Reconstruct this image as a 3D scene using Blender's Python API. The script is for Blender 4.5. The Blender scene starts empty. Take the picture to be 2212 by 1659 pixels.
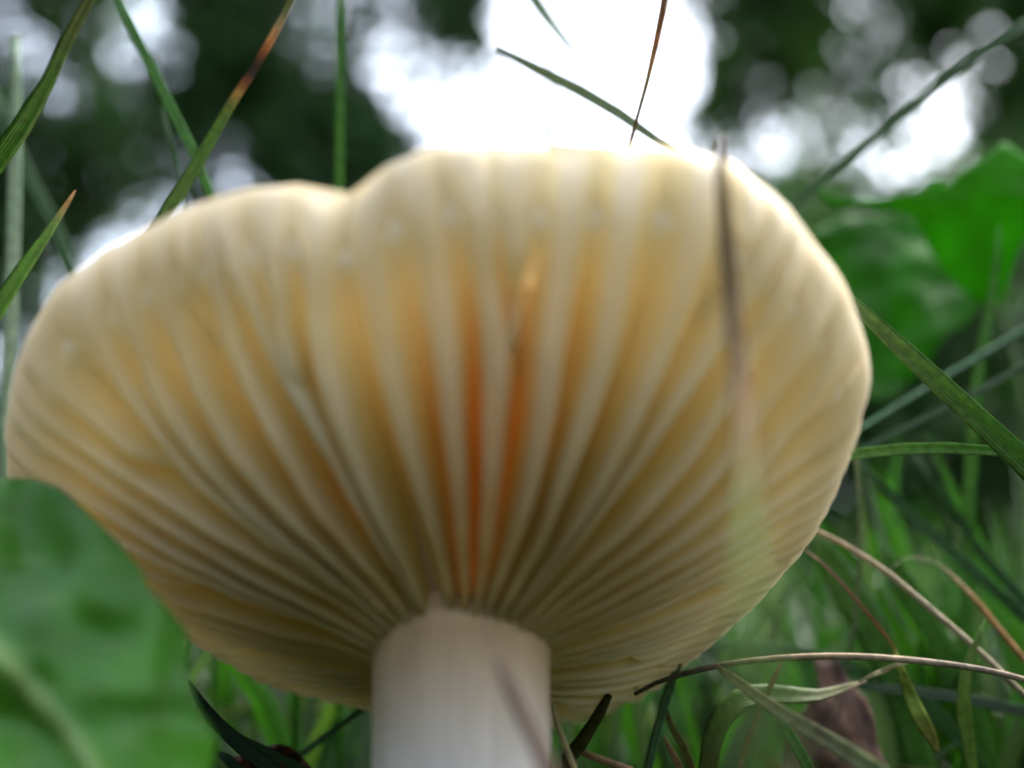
import bpy, math, random
import numpy as np
from mathutils import Vector, noise

random.seed(11)
RNG = np.random.default_rng(11)
SC = bpy.context.scene
COL = SC.collection
CM = 0.01

# ------------------------------------------------------------------ camera
PITCH = math.radians(16.0)
CAM = np.array([0.0, 0.0, 0.034])
FU = 2318.6                       # focal length in sheet units (photo 2212 x 1659)
CXU, CYU = 1106.0, 829.5
cam_d = bpy.data.cameras.new('camera')
cam = bpy.data.objects.new('camera', cam_d)
COL.objects.link(cam)
cam.location = CAM
cam.rotation_euler = (math.pi / 2 + PITCH, 0, 0)
cam_d.sensor_width = 5.75
cam_d.lens = 5.75 * FU / 2212.0
cam_d.clip_start = 0.002
cam_d.clip_end = 500
cam_d.dof.use_dof = True
cam_d.dof.focus_distance = 0.083
cam_d.dof.aperture_fstop = cam_d.lens / 3.2      # 3.2 mm pupil
SC.camera = cam

# ------------------------------------------------------------------ sky, sun, exposure
SUN_EL, SUN_AZ = math.radians(58), math.radians(62)     # azimuth clockwise from +Y (ahead, to the right)
w = bpy.data.worlds.new('World'); SC.world = w; w.use_nodes = True
nt = w.node_tree; nt.nodes.clear()
sky = nt.nodes.new('ShaderNodeTexSky'); sky.sky_type = 'NISHITA'; sky.sun_disc = False
sky.sun_elevation = SUN_EL; sky.sun_rotation = SUN_AZ
sky.air_density = 1.0; sky.dust_density = 4.0; sky.ozone_density = 1.0
hs = nt.nodes.new('ShaderNodeHueSaturation'); hs.inputs['Saturation'].default_value = 0.55
bg = nt.nodes.new('ShaderNodeBackground'); bg.inputs['Strength'].default_value = 0.13
wo = nt.nodes.new('ShaderNodeOutputWorld')
nt.links.new(sky.outputs[0], hs.inputs['Color']); nt.links.new(hs.outputs[0], bg.inputs['Color'])
nt.links.new(bg.outputs[0], wo.inputs['Surface'])
sl = bpy.data.lights.new('sun', 'SUN'); sl.energy = 0.8; sl.angle = math.radians(25); sl.color = (1, .97, .92)
so = bpy.data.objects.new('sun', sl); COL.objects.link(so)
sd = Vector((math.sin(SUN_AZ) * math.cos(SUN_EL), math.cos(SUN_AZ) * math.cos(SUN_EL), math.sin(SUN_EL)))
so.rotation_euler = (-sd).to_track_quat('-Z', 'Y').to_euler()
VS = SC.view_settings
VS.view_transform = 'Standard'; VS.look = 'None'; VS.gamma = 1; VS.use_curve_mapping = False
VS.exposure = 2.92
SC.cycles.use_denoising = True
SC.cycles.max_bounces = 6
SC.cycles.diffuse_bounces = 4
SC.cycles.glossy_bounces = 2
SC.cycles.transparent_max_bounces = 8
SC.cycles.sample_clamp_indirect = 8

# ------------------------------------------------------------------ helpers
EX = np.array([1.0, 0, 0])
EY = np.array([0, -math.sin(PITCH), math.cos(PITCH)])
EZ = np.array([0, math.cos(PITCH), math.sin(PITCH)])
def cam2w(p):
    p = np.asarray(p, float)
    return CAM + p[..., 0:1] * EX + p[..., 1:2] * EY + p[..., 2:3] * EZ
def at(u, v, z_cm):
    z = z_cm * CM
    return cam2w(np.array([(u - CXU) / FU * z, -(v - CYU) / FU * z, z]))
def project(P):
    d = np.asarray(P) - CAM
    x, y, z = d @ EX, d @ EY, d @ EZ
    return CXU + FU * x / z, CYU - FU * y / z, z

def mesh_obj(name, V, F, mat, parent=None, smooth=True, col=None, auv=None, loc=None):
    me = bpy.data.meshes.new(name)
    V = np.asarray(V, float)
    if loc is not None: V = V - np.asarray(loc)
    me.from_pydata(V.tolist(), [], [list(map(int, f)) for f in F])
    if smooth: me.polygons.foreach_set('use_smooth', [True] * len(me.polygons))
    if col is not None:
        a = me.color_attributes.new('tint', 'FLOAT_COLOR', 'POINT')
        c = np.ones((len(V), 4)); c[:, :3] = col
        a.data.foreach_set('color', c.ravel())
    if auv is not None:
        a = me.attributes.new('run', 'FLOAT_VECTOR', 'POINT')
        c = np.zeros((len(V), 3)); c[:, :2] = auv
        a.data.foreach_set('vector', c.ravel())
    me.materials.append(mat)
    o = bpy.data.objects.new(name, me); COL.objects.link(o)
    if loc is not None: o.location = loc
    if parent: o.parent = parent
    return o
def empty(name, loc):
    o = bpy.data.objects.new(name, None); COL.objects.link(o); o.location = loc
    o.empty_display_size = 0.005
    return o
def child(name, V, F, mat, parent, **k):
    o = mesh_obj(name, V, F, mat, **k); o.parent = parent
    # vertices are in world space: cancel every ancestor's offset
    off = Vector((0, 0, 0)); p = parent
    while p: off += p.location; p = p.parent
    o.location = -off if 'loc' not in k else Vector(k['loc']) - off
    return o
def tag(o, label=None, cat=None, group=None, kind=None):
    if label: o['label'] = label
    if cat: o['category'] = cat
    if group: o['group'] = group
    if kind: o['kind'] = kind
    return o
def grid_faces(nr, nc, closed_c=False, base=0, flip=False):
    F = []
    for i in range(nr - 1):
        for j in range(nc if closed_c else nc - 1):
            k = (j + 1) % nc
            f = [base + i * nc + j, base + i * nc + k, base + (i + 1) * nc + k, base + (i + 1) * nc + j]
            F.append(f[::-1] if flip else f)
    return F
def spline(P, n):
    """Catmull-Rom through rows of P, n samples."""
    P = np.asarray(P, float)
    if len(P) == 2: return P[0] + (P[1] - P[0]) * np.linspace(0, 1, n)[:, None]
    Q = np.vstack([2 * P[0] - P[1], P, 2 * P[-1] - P[-2]])
    d = np.r_[0, np.cumsum(np.linalg.norm(np.diff(P[:, :3], axis=0), axis=1))]
    s = np.linspace(0, d[-1], n); out = []
    for x in s:
        i = min(max(np.searchsorted(d, x) - 1, 0), len(P) - 2)
        t = (x - d[i]) / max(d[i + 1] - d[i], 1e-12)
        p0, p1, p2, p3 = Q[i], Q[i + 1], Q[i + 2], Q[i + 3]
        out.append(.5 * (2 * p1 + (p2 - p0) * t + (2 * p0 - 5 * p1 + 4 * p2 - p3) * t * t + (3 * p1 - p0 - 3 * p2 + p3) * t ** 3))
    return np.array(out)
def smooth01(a, b, x):
    t = np.clip((x - a) / (b - a), 0, 1); return t * t * (3 - 2 * t)

# ------------------------------------------------------------------ materials
def N(nt, t, **k):
    n = nt.nodes.new(t)
    for a, b in k.items(): setattr(n, a, b)
    return n
def new_mat(name):
    m = bpy.data.materials.new(name); m.use_nodes = True
    nt = m.node_tree; nt.nodes.clear()
    out = N(nt, 'ShaderNodeOutputMaterial')
    return m, nt, out
def plant_mat(name, color=None, rough=.45, transl=.35, noise_scale=900., var=.35, vein=0., bump=.2, tint_attr=False, veincol=1.5, spec=.4, rnd=0.):
    m, nt, out = new_mat(name); L = nt.links.new
    tc = N(nt, 'ShaderNodeTexCoord')
    if tint_attr:
        c = N(nt, 'ShaderNodeAttribute', attribute_name='tint').outputs['Color']
    else:
        r = N(nt, 'ShaderNodeRGB'); r.outputs[0].default_value = (*color, 1); c = r.outputs[0]
    nz = N(nt, 'ShaderNodeTexNoise'); nz.inputs['Scale'].default_value = noise_scale; nz.inputs['Detail'].default_value = 5
    L(tc.outputs['Object'], nz.inputs['Vector'])
    mr = N(nt, 'ShaderNodeMapRange'); mr.inputs['From Min'].default_value = .3; mr.inputs['From Max'].default_value = .7
    mr.inputs['To Min'].default_value = 1 - var; mr.inputs['To Max'].default_value = 1 + var
    L(nz.outputs['Fac'], mr.inputs['Value'])
    mx = N(nt, 'ShaderNodeVectorMath', operation='SCALE'); L(c, mx.inputs[0]); L(mr.outputs[0], mx.inputs['Scale'])
    c = mx.outputs[0]
    h = nz.outputs['Fac']
    if vein > 0:     # lengthwise ribs of a grass blade, from the across-coordinate
        at_ = N(nt, 'ShaderNodeAttribute', attribute_name='run')
        sx = N(nt, 'ShaderNodeSeparateXYZ'); L(at_.outputs['Vector'], sx.inputs[0])
        s = N(nt, 'ShaderNodeMath', operation='MULTIPLY'); s.inputs[1].default_value = 22; L(sx.outputs[0], s.inputs[0])
        si = N(nt, 'ShaderNodeMath', operation='SINE'); L(s.outputs[0], si.inputs[0])
        m2 = N(nt, 'ShaderNodeMapRange'); m2.inputs['From Min'].default_value = -1; m2.inputs['To Min'].default_value = 1 - vein; m2.inputs['To Max'].default_value = 1 + vein
        L(si.outputs[0], m2.inputs['Value'])
        m3 = N(nt, 'ShaderNodeVectorMath', operation='SCALE'); L(c, m3.inputs[0]); L(m2.outputs[0], m3.inputs['Scale']); c = m3.outputs[0]
        ad = N(nt, 'ShaderNodeMath', operation='ADD'); L(si.outputs[0], ad.inputs[0]); L(nz.outputs['Fac'], ad.inputs[1]); h = ad.outputs[0]
    bp = N(nt, 'ShaderNodeBump'); bp.inputs['Strength'].default_value = bump; bp.inputs['Distance'].default_value = .0001
    L(h, bp.inputs['Height'])
    pr = N(nt, 'ShaderNodeBsdfPrincipled'); pr.inputs['Roughness'].default_value = rough
    pr.inputs['Specular IOR Level'].default_value = spec
    L(c, pr.inputs['Base Color']); L(bp.outputs[0], pr.inputs['Normal'])
    tr = N(nt, 'ShaderNodeBsdfTranslucent')
    tcx = N(nt, 'ShaderNodeVectorMath', operation='MULTIPLY'); tcx.inputs[1].default_value = (1.3, 1.5, .6); L(c, tcx.inputs[0])
    L(tcx.outputs[0], tr.inputs['Color']); L(bp.outputs[0], tr.inputs['Normal'])
    mix = N(nt, 'ShaderNodeMixShader'); mix.inputs[0].default_value = transl
    L(pr.outputs[0], mix.inputs[1]); L(tr.outputs[0], mix.inputs[2]); L(mix.outputs[0], out.inputs['Surface'])
    return m
def flesh_mat(name, colors, fac, tcol, rough=.5, nscale=250., stretch=(1, 1, 1), bump=.15, spec=.2):
    """waxy flesh: part of the light goes through, tinted by tcol"""
    m, nt, out = new_mat(name); L = nt.links.new
    tc = N(nt, 'ShaderNodeTexCoord'); mp = N(nt, 'ShaderNodeMapping'); mp.inputs['Scale'].default_value = stretch
    L(tc.outputs['Object'], mp.inputs[0])
    nz = N(nt, 'ShaderNodeTexNoise'); nz.inputs['Scale'].default_value = nscale; nz.inputs['Detail'].default_value = 6
    L(mp.outputs[0], nz.inputs['Vector'])
    cr = N(nt, 'ShaderNodeValToRGB'); cr.color_ramp.elements[0].position = .32; cr.color_ramp.elements[1].position = .68
    cr.color_ramp.elements[0].color = (*colors[0], 1); cr.color_ramp.elements[1].color = (*colors[1], 1)
    L(nz.outputs['Fac'], cr.inputs[0])
    at_ = N(nt, 'ShaderNodeAttribute', attribute_name='tint')
    mu = N(nt, 'ShaderNodeVectorMath', operation='MULTIPLY'); L(cr.outputs[0], mu.inputs[0]); L(at_.outputs['Color'], mu.inputs[1])
    bp = N(nt, 'ShaderNodeBump'); bp.inputs['Strength'].default_value = bump; bp.inputs['Distance'].default_value = .0002
    n2 = N(nt, 'ShaderNodeTexNoise'); n2.inputs['Scale'].default_value = nscale * 5; L(mp.outputs[0], n2.inputs['Vector'])
    L(n2.outputs['Fac'], bp.inputs['Height'])
    pr = N(nt, 'ShaderNodeBsdfPrincipled')
    L(mu.outputs[0], pr.inputs['Base Color']); L(bp.outputs[0], pr.inputs['Normal'])
    pr.inputs['Roughness'].default_value = rough; pr.inputs['Specular IOR Level'].default_value = spec
    tr = N(nt, 'ShaderNodeBsdfTranslucent')
    t2 = N(nt, 'ShaderNodeVectorMath', operation='MULTIPLY'); t2.inputs[1].default_value = tcol; L(mu.outputs[0], t2.inputs[0]); L(t2.outputs[0], tr.inputs['Color'])
    mix = N(nt, 'ShaderNodeMixShader'); mix.inputs[0].default_value = fac
    L(pr.outputs[0], mix.inputs[1]); L(tr.outputs[0], mix.inputs[2]); L(mix.outputs[0], out.inputs['Surface'])
    return m

M_BLADE = plant_mat('grass_blade', tint_attr=True, vein=.12, rough=.42, transl=.3, noise_scale=1500, var=.3, bump=.35)
M_DRY = plant_mat('dry_stalk', tint_attr=True, vein=.18, rough=.85, transl=.08, noise_scale=1300, var=.35, bump=.35, spec=.06)
M_GRASS = plant_mat('meadow_grass', tint_attr=True, rough=.5, transl=.35, noise_scale=60, var=.3, bump=0)
M_BROAD = plant_mat('broad_leaf', tint_attr=True, rough=.45, transl=.18, noise_scale=150, var=.22, bump=.05, spec=.3)
M_LOBED = plant_mat('lobed_leaf', tint_attr=True, rough=.6, transl=.5, noise_scale=60, var=.2, bump=.1, spec=.3)
M_DEAD = plant_mat('dead_leaf', tint_attr=True, rough=.7, transl=.12, noise_scale=500, var=.6, bump=.5, spec=.2)
M_TREE = plant_mat('tree_leaf', tint_attr=True, rough=.55, transl=.3, noise_scale=3, var=.35, bump=0, spec=.25)
M_BARK = plant_mat('bark', (.055, .045, .035), rough=.9, transl=0, noise_scale=14, var=.5, bump=.4, spec=.1)
M_GILL = flesh_mat('gill_flesh', ((.88, .81, .65), (.93, .88, .76)), .42, (1.03, 1.03, 1.02), nscale=180)
M_FLESH = flesh_mat('cap_flesh', ((.88, .78, .50), (.92, .84, .60)), .27, (1.04, 1.06, 1.05), nscale=160)
M_SKIN = flesh_mat('cap_skin', ((.86, .81, .69), (.90, .88, .81)), .31, (1.05, 1.12, 1.3), nscale=120, rough=.4, spec=.4)
M_STEM = flesh_mat('stem_flesh', ((.64, .63, .63), (.82, .82, .83)), .08, (1, .95, .9), nscale=420, stretch=(1, 1, .16), bump=.8)

# ------------------------------------------------------------------ ground
def ground():
    rr = np.concatenate([[0], np.geomspace(.02, 120, 70)]); na = 72
    V = [(0, 0, 0)]
    for r in rr[1:]:
        for k in range(na):
            a = 2 * math.pi * k / na; x, y = r * math.cos(a), r * math.sin(a)
            amp = .004 + .02 * smooth01(.5, 6, r)
            h = amp * noise.noise(Vector((x * 18, y * 18, 1))) if r < 2 else amp * noise.noise(Vector((x * .8, y * .8, 4)))
            V.append((x, y, h - .002))
    F = [[0, 1 + k, 1 + (k + 1) % na] for k in range(na)]
    F += [f[::-1] for f in grid_faces(len(rr) - 1, na, True, 1)]
    m, nt, out = new_mat('forest_soil'); L = nt.links.new
    tc = N(nt, 'ShaderNodeTexCoord')
    nz = N(nt, 'ShaderNodeTexNoise'); nz.inputs['Scale'].default_value = 14; nz.inputs['Detail'].default_value = 10; L(tc.outputs['Object'], nz.inputs['Vector'])
    cr = N(nt, 'ShaderNodeValToRGB'); e = cr.color_ramp.elements
    e[0].position = .35; e[0].color = (.018, .014, .008, 1); e[1].position = .6; e[1].color = (.035, .06, .015, 1)
    L(nz.outputs['Fac'], cr.inputs[0])
    pr = N(nt, 'ShaderNodeBsdfPrincipled'); pr.inputs['Roughness'].default_value = .95; L(cr.outputs[0], pr.inputs['Base Color'])
    bp = N(nt, 'ShaderNodeBump'); bp.inputs['Strength'].default_value = .6; bp.inputs['Distance'].default_value = .01; L(nz.outputs['Fac'], bp.inputs['Height']); L(bp.outputs[0], pr.inputs['Normal'])
    L(pr.outputs[0], out.inputs['Surface'])
    tag(mesh_obj('ground', V, F, m), kind='structure')
ground()

# ------------------------------------------------------------------ mushroom
OUTLINE = [(8,920),(13,860),(25,800),(45,735),(75,680),(110,625),(150,590),(185,572),(230,537),(300,502),(350,472),(400,453),(470,429),(530,413),(590,403),(630,402),(670,411),(710,421),(750,425),(780,424),(797,398),(815,375),(850,350),(900,325),(960,318),(1030,311),(1060,317),(1110,320),(1160,316),(1200,325),(1230,328),(1270,319),(1310,313),(1350,320),(1400,316),(1450,320),(1500,327),(1550,337),(1600,358),(1640,395),(1690,427),(1730,472),(1770,530),(1800,562),(1838,622),(1860,680),(1878,735),(1885,790),(1870,860),(1845,940),(1820,1010),(1790,1075),(1745,1150),(1700,1208),(1640,1280),(1560,1355),(1490,1412),(1440,1455),(1380,1490),(1300,1522),(1210,1545),(1100,1552),(1000,1548),(900,1530),(780,1503),(720,1494),(640,1475),(560,1450),(500,1418),(430,1375),(350,1325),(255,1275),(155,1205),(80,1120),(36,1045),(14,985)]
RC = np.array([-.0055, -.00912, .080])                 # rim-plane centre, camera frame
YC = np.array([0, .726, -.687]); YC /= np.linalg.norm(YC)   # towards the near rim
NC = np.array([0, YC[2], -YC[1]])                      # pointing down, out of the gills
ZC = -NC; XC = np.array([1.0, 0, 0])
HC = .0133                                              # funnel height joint -> rim plane
J = RC + NC * HC; J[0] = -.0034
JR = J + ZC * HC
def ray(u, v): return np.array([(u - CXU) / FU, -(v - CYU) / FU, 1.0])
rim = []
for u, v in OUTLINE:
    d = ray(u, v); s = (RC @ NC) / (d @ NC); q = d * s - JR
    rim.append((math.atan2(q @ YC, q @ XC), math.hypot(q @ YC, q @ XC)))
rim.sort()
RA = np.array([a for a, _ in rim]); RR = np.array([r for _, r in rim])
RA3 = np.r_[RA - 2 * math.pi, RA, RA + 2 * math.pi]; RR3 = np.r_[RR, RR, RR]
def R(phi):
    phi = (np.asarray(phi) + math.pi) % (2 * math.pi) - math.pi
    k = [-.008, 0, .008]
    return sum(np.interp(phi + d, RA3, RR3) for d in k) / 3
def g(t): return .12 * t + .88 * np.clip(t, 0, 2) ** 1.75
T1 = .84            # the margin rolls up beyond T1
def roll(phi): return .0006 + .0016 * smooth01(-.6, .3, np.sin(phi))
def capP(t, phi, up=0., scale=1.):
    """camera-frame point of the gill-edge surface; up = lift into the cap"""
    t, phi = np.asarray(t, float), np.asarray(phi, float)
    q = np.clip((t - T1) / (1 - T1), 0, 1.1) * 1.06 * math.pi / 2
    ROLL = roll(phi)
    r = (np.minimum(t, T1) + (1 - T1) * np.sin(q)) * R(phi) * scale * .993
    h = (HC - ROLL) * g(np.minimum(t, 1)) + ROLL * (1 - np.cos(q)) + up
    return J + (r * np.cos(phi))[..., None] * XC + (r * np.sin(phi))[..., None] * YC + h[..., None] * ZC
def topP(t, phi, h):
    r = t * R(phi)
    return J + (r * np.cos(phi))[..., None] * XC + (r * np.sin(phi))[..., None] * YC + (h + 0 * r)[..., None] * ZC
TS = .235                                               # where the gills leave the stem
_t = np.linspace(.16, 1.02, 110); _p = np.linspace(-math.pi, math.pi, 900)
_T, _PH = np.meshgrid(_t, _p, indexing='ij'); _W = capP(_T, _PH)
_U = CXU + FU * _W[..., 0] / _W[..., 2]; _Vv = CYU - FU * _W[..., 1] / _W[..., 2]
def hit(u, v):
    d = (_U - u) ** 2 + (_Vv - v) ** 2 + (_W[..., 2] - .05) * 2000
    k = np.unravel_index(np.argmin(d), d.shape); return _T[k], _PH[k]

PHY = hit(1360, 560)[1]          # yellow patch
PHC = hit(1060, 900)[1]          # azimuth of the central gill, stained orange
def depth(t):      # how deep the slots between the gills are
    return .0002 + .0003 * (1 - smooth01(.85, .99, t)) + .0022 * smooth01(.14, .5, t) * (1 - .95 * smooth01(.66, .99, t))
mush = empty('mushroom', cam2w(J + np.array([0, 0, 0])) * np.array([1, 1, 0]))
tag(mush, 'mushroom with pale cream gills, upturned wavy cap and thick white stem', 'mushroom')

# cap flesh: underside between the gills, rounded margin
nphi = 300; ph = np.linspace(-math.pi, math.pi, nphi, endpoint=False)
rows, tints = [], []
GN = []          # gill azimuths at the margin, filled below
def flesh_tint(t, phi):
    c = np.ones(np.shape(phi) + (3,))
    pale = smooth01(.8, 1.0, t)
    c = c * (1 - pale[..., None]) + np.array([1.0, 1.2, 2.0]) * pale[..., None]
    red = np.exp(-((phi - PHC) / .2) ** 2) * (1 - smooth01(.5, .9, t)) + .6 * np.exp(-((phi - 2.15) / .12) ** 2) * np.exp(-((t - .42) / .1) ** 2)
    red = np.clip(red, 0, 1)
    thick = (.14 + .86 * smooth01(.22, .88, t)) * (1 - .85 * (.5 - .5 * np.sin(phi)) ** 1.5); thick = thick * (1 - red) + .75 * red      # tint darkened over the stem and far side to imitate weaker light
    return (c * (1 - red[..., None]) + np.array([1.1, .5, .12]) * red[..., None]) * thick[..., None]  # thick only dims the tint to imitate weaker light

# ---- gills
TRACE = [
 ([(1010,345),(1030,413),(1050,540),(1062,650),(1070,792),(1067,935),(1056,1078),(1045,1222),(1036,1282)], 1.25),
 ([(872,352),(906,467),(930,560),(947,650),(963,792),(981,971),(992,1078),(1002,1222),(1007,1285)], 1.1),
 ([(800,420),(793,503),(806,628),(834,770),(863,899),(891,1007),(920,1114),(956,1240),(972,1285)], 1.15),
 ([(690,440),(684,503),(678,646),(695,792),(727,917),(763,1025),(795,1096),(834,1168),(890,1270)], 1.1),
 ([(462,445),(463,520),(467,603),(493,740),(550,870),(610,986),(667,1086),(740,1180),(840,1285)], 1.1),
 ([(345,500),(345,560),(353,636),(367,720),(400,803),(450,903),(500,986),(590,1100),(700,1205)], 1.0),
 ([(262,550),(260,600),(267,653),(290,753),(333,853),(383,936),(460,1040),(570,1150)], 1.0),
 ([(185,610),(190,650),(197,690),(215,755),(267,853),(310,910),(400,1030)], .9),
 ([(1237,345),(1225,467),(1212,646),(1192,792),(1178,917),(1156,1025),(1135,1114),(1096,1222),(1064,1282)], 1.15),
 ([(1366,335),(1352,431),(1336,610),(1307,789),(1272,900),(1237,1007),(1207,1078),(1167,1186),(1110,1280)], 1.05),
 ([(1524,350),(1516,418),(1508,522),(1478,650),(1438,770),(1395,870),(1340,985),(1270,1110),(1180,1240)], .95),
 ([(1728,520),(1701,600),(1667,679),(1631,753),(1588,840),(1540,925),(1475,1020),(1380,1130)], 1.0),
 ([(1795,590),(1768,660),(1735,753),(1690,830),(1640,910),(1570,1005),(1480,1110)], .9),
 ([(1840,660),(1820,720),(1795,790),(1755,870),(1700,950),(1630,1035),(1540,1130)], .9),
]
SHORT = [   # lamellulae, starting part-way
 ([(588,420),(588,520),(590,620),(597,720),(633,836),(672,930)], .9),
 ([(1113,345),(1106,420),(1108,500),(1110,600),(1104,700)], 1.1),
 ([(1105,700),(1100,760),(1096,830)], .6),
 ([(400,470),(402,560),(412,660),(440,760)], .7),
 ([(1630,415),(1620,520),(1595,610),(1560,700)], .8),
]
def path_of(pts):
    H = sorted(hit(u, v) for u, v in pts)
    t = np.array([h[0] for h in H]); p = np.unwrap(np.array([h[1] for h in H]))
    return t, p
gills = []      # (tarray, phiarray, t0, t1, width factor)
for pts, wf in TRACE:
    t, p = path_of(pts); gills.append([t, p, TS - .11, 1.0, wf])
def phi_at(gl, t): return float(np.interp(t, gl[0], gl[1]))
mid = sorted(phi_at(x, .75) % (2 * math.pi) for x in gills)
STEP = 2 * math.pi / 60
extra = []
for a, b in zip(mid, mid[1:] + [mid[0] + 2 * math.pi]):
    n = int(round((b - a) / STEP)) - 1
    if b - a > 1.6 * STEP:
        for k in range(n):
            extra.append(a + (b - a) * (k + 1) / (n + 1) + random.uniform(-.2, .2) * STEP)
for k, a in enumerate(extra):
    short = k % 5 == 2
    tw = random.uniform(-.05, .05)
    gills.append([np.array([.2, .6, 1]), np.array([a + tw, a, a - tw * .5]), random.uniform(.45, .6) if short else TS - .11, 1.0, random.uniform(.8, 1.1)])
nlong = len(gills)
for pts, wf in SHORT:
    t, p = path_of(pts)
    gills.append([t, p, max(float(t.min()) - .04, TS), min(1.0, float(t.max()) + .03), wf])
# lamellulae near the margin between long neighbours with much room
order = sorted((phi_at(x, .95) % (2 * math.pi)) for x in gills)
for a, b in zip(order, order[1:] + [order[0] + 2 * math.pi]):
    if b - a > .115 and math.sin((a + b) / 2) < -.2:
        c = (a + b) / 2 + random.uniform(-.01, .01)
        gills.append([np.array([.2, 1.]), np.array([c, c]), random.uniform(.66, .8), 1.0, .6])
GN = np.array(sorted(phi_at(x, 1.0) % (2 * math.pi) for x in gills))

def ridge(phi):    # scalloped margin: 1 over a gill, 0 between
    d = np.abs((np.asarray(phi)[..., None] % (2 * math.pi)) - GN); d = np.minimum(d, 2 * math.pi - d).min(-1)
    return np.exp(-(d / .03) ** 2)
nphi = 420; ph = np.linspace(-math.pi, math.pi, nphi, endpoint=False)
rdg = ridge(ph)
for t, h in ((.968, HC + .0001), (.984, HC + .0003), (.982, HC + .0007), (.968, HC + .0011), (.93, HC + .0014), (.86, .0148), (.75, .0138), (.6, .0124), (.4, .0108), (.2, .0098), (.05, .0094)):
    T = np.full(nphi, t); rows.append(topP(T, ph, h))
    lipk = smooth01(.9, .975, T)[:, None]
    tints.append(np.array([1.0, .80, .62]) * (1 - lipk) + np.array([.95, .82, .68]) * lipk)
V = cam2w(np.vstack(rows)); nr = len(rows)
F = grid_faces(nr, nphi, True) + [list(range((nr - 1) * nphi, nr * nphi))[::-1]]
cap = child('cap', V, F, M_SKIN, mush, col=np.vstack(tints))

# flesh between the gills
def shallow(phi):      # the gills on one flank are lower and blunter
    d = (np.asarray(phi) - .35 + math.pi) % (2 * math.pi) - math.pi
    return (1 - .38 * np.exp(-(d / .75) ** 2)) * (.52 + .48 * smooth01(-.35, .55, np.sin(phi)))
rows, tints = [], []
for t in np.linspace(.12, .86, 24):
    T = np.full(nphi, t)
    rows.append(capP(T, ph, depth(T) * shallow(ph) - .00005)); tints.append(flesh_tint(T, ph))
for t, sc in ((.90, .985), (.94, .98), (.98, .975), (1.0, .97)):
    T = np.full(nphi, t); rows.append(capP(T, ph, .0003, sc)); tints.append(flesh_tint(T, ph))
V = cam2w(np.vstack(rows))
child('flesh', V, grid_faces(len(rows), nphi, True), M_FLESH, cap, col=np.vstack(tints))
def gphi(gl, t):
    p = np.interp(t, gl[0], gl[1])
    for _ in range(4): p[1:-1] = .25 * p[:-2] + .5 * p[1:-1] + .25 * p[2:]
    return p
TT = np.linspace(TS - .11, 1.0, 44)
ALL = np.array([np.where((TT >= x[2] - .01) & (TT <= x[3] + .01), gphi(x, TT), np.nan) for x in gills])
SHORTS = np.array([x[2] > .3 for x in gills]); STARTS = np.array([x[2] for x in gills])
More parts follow.
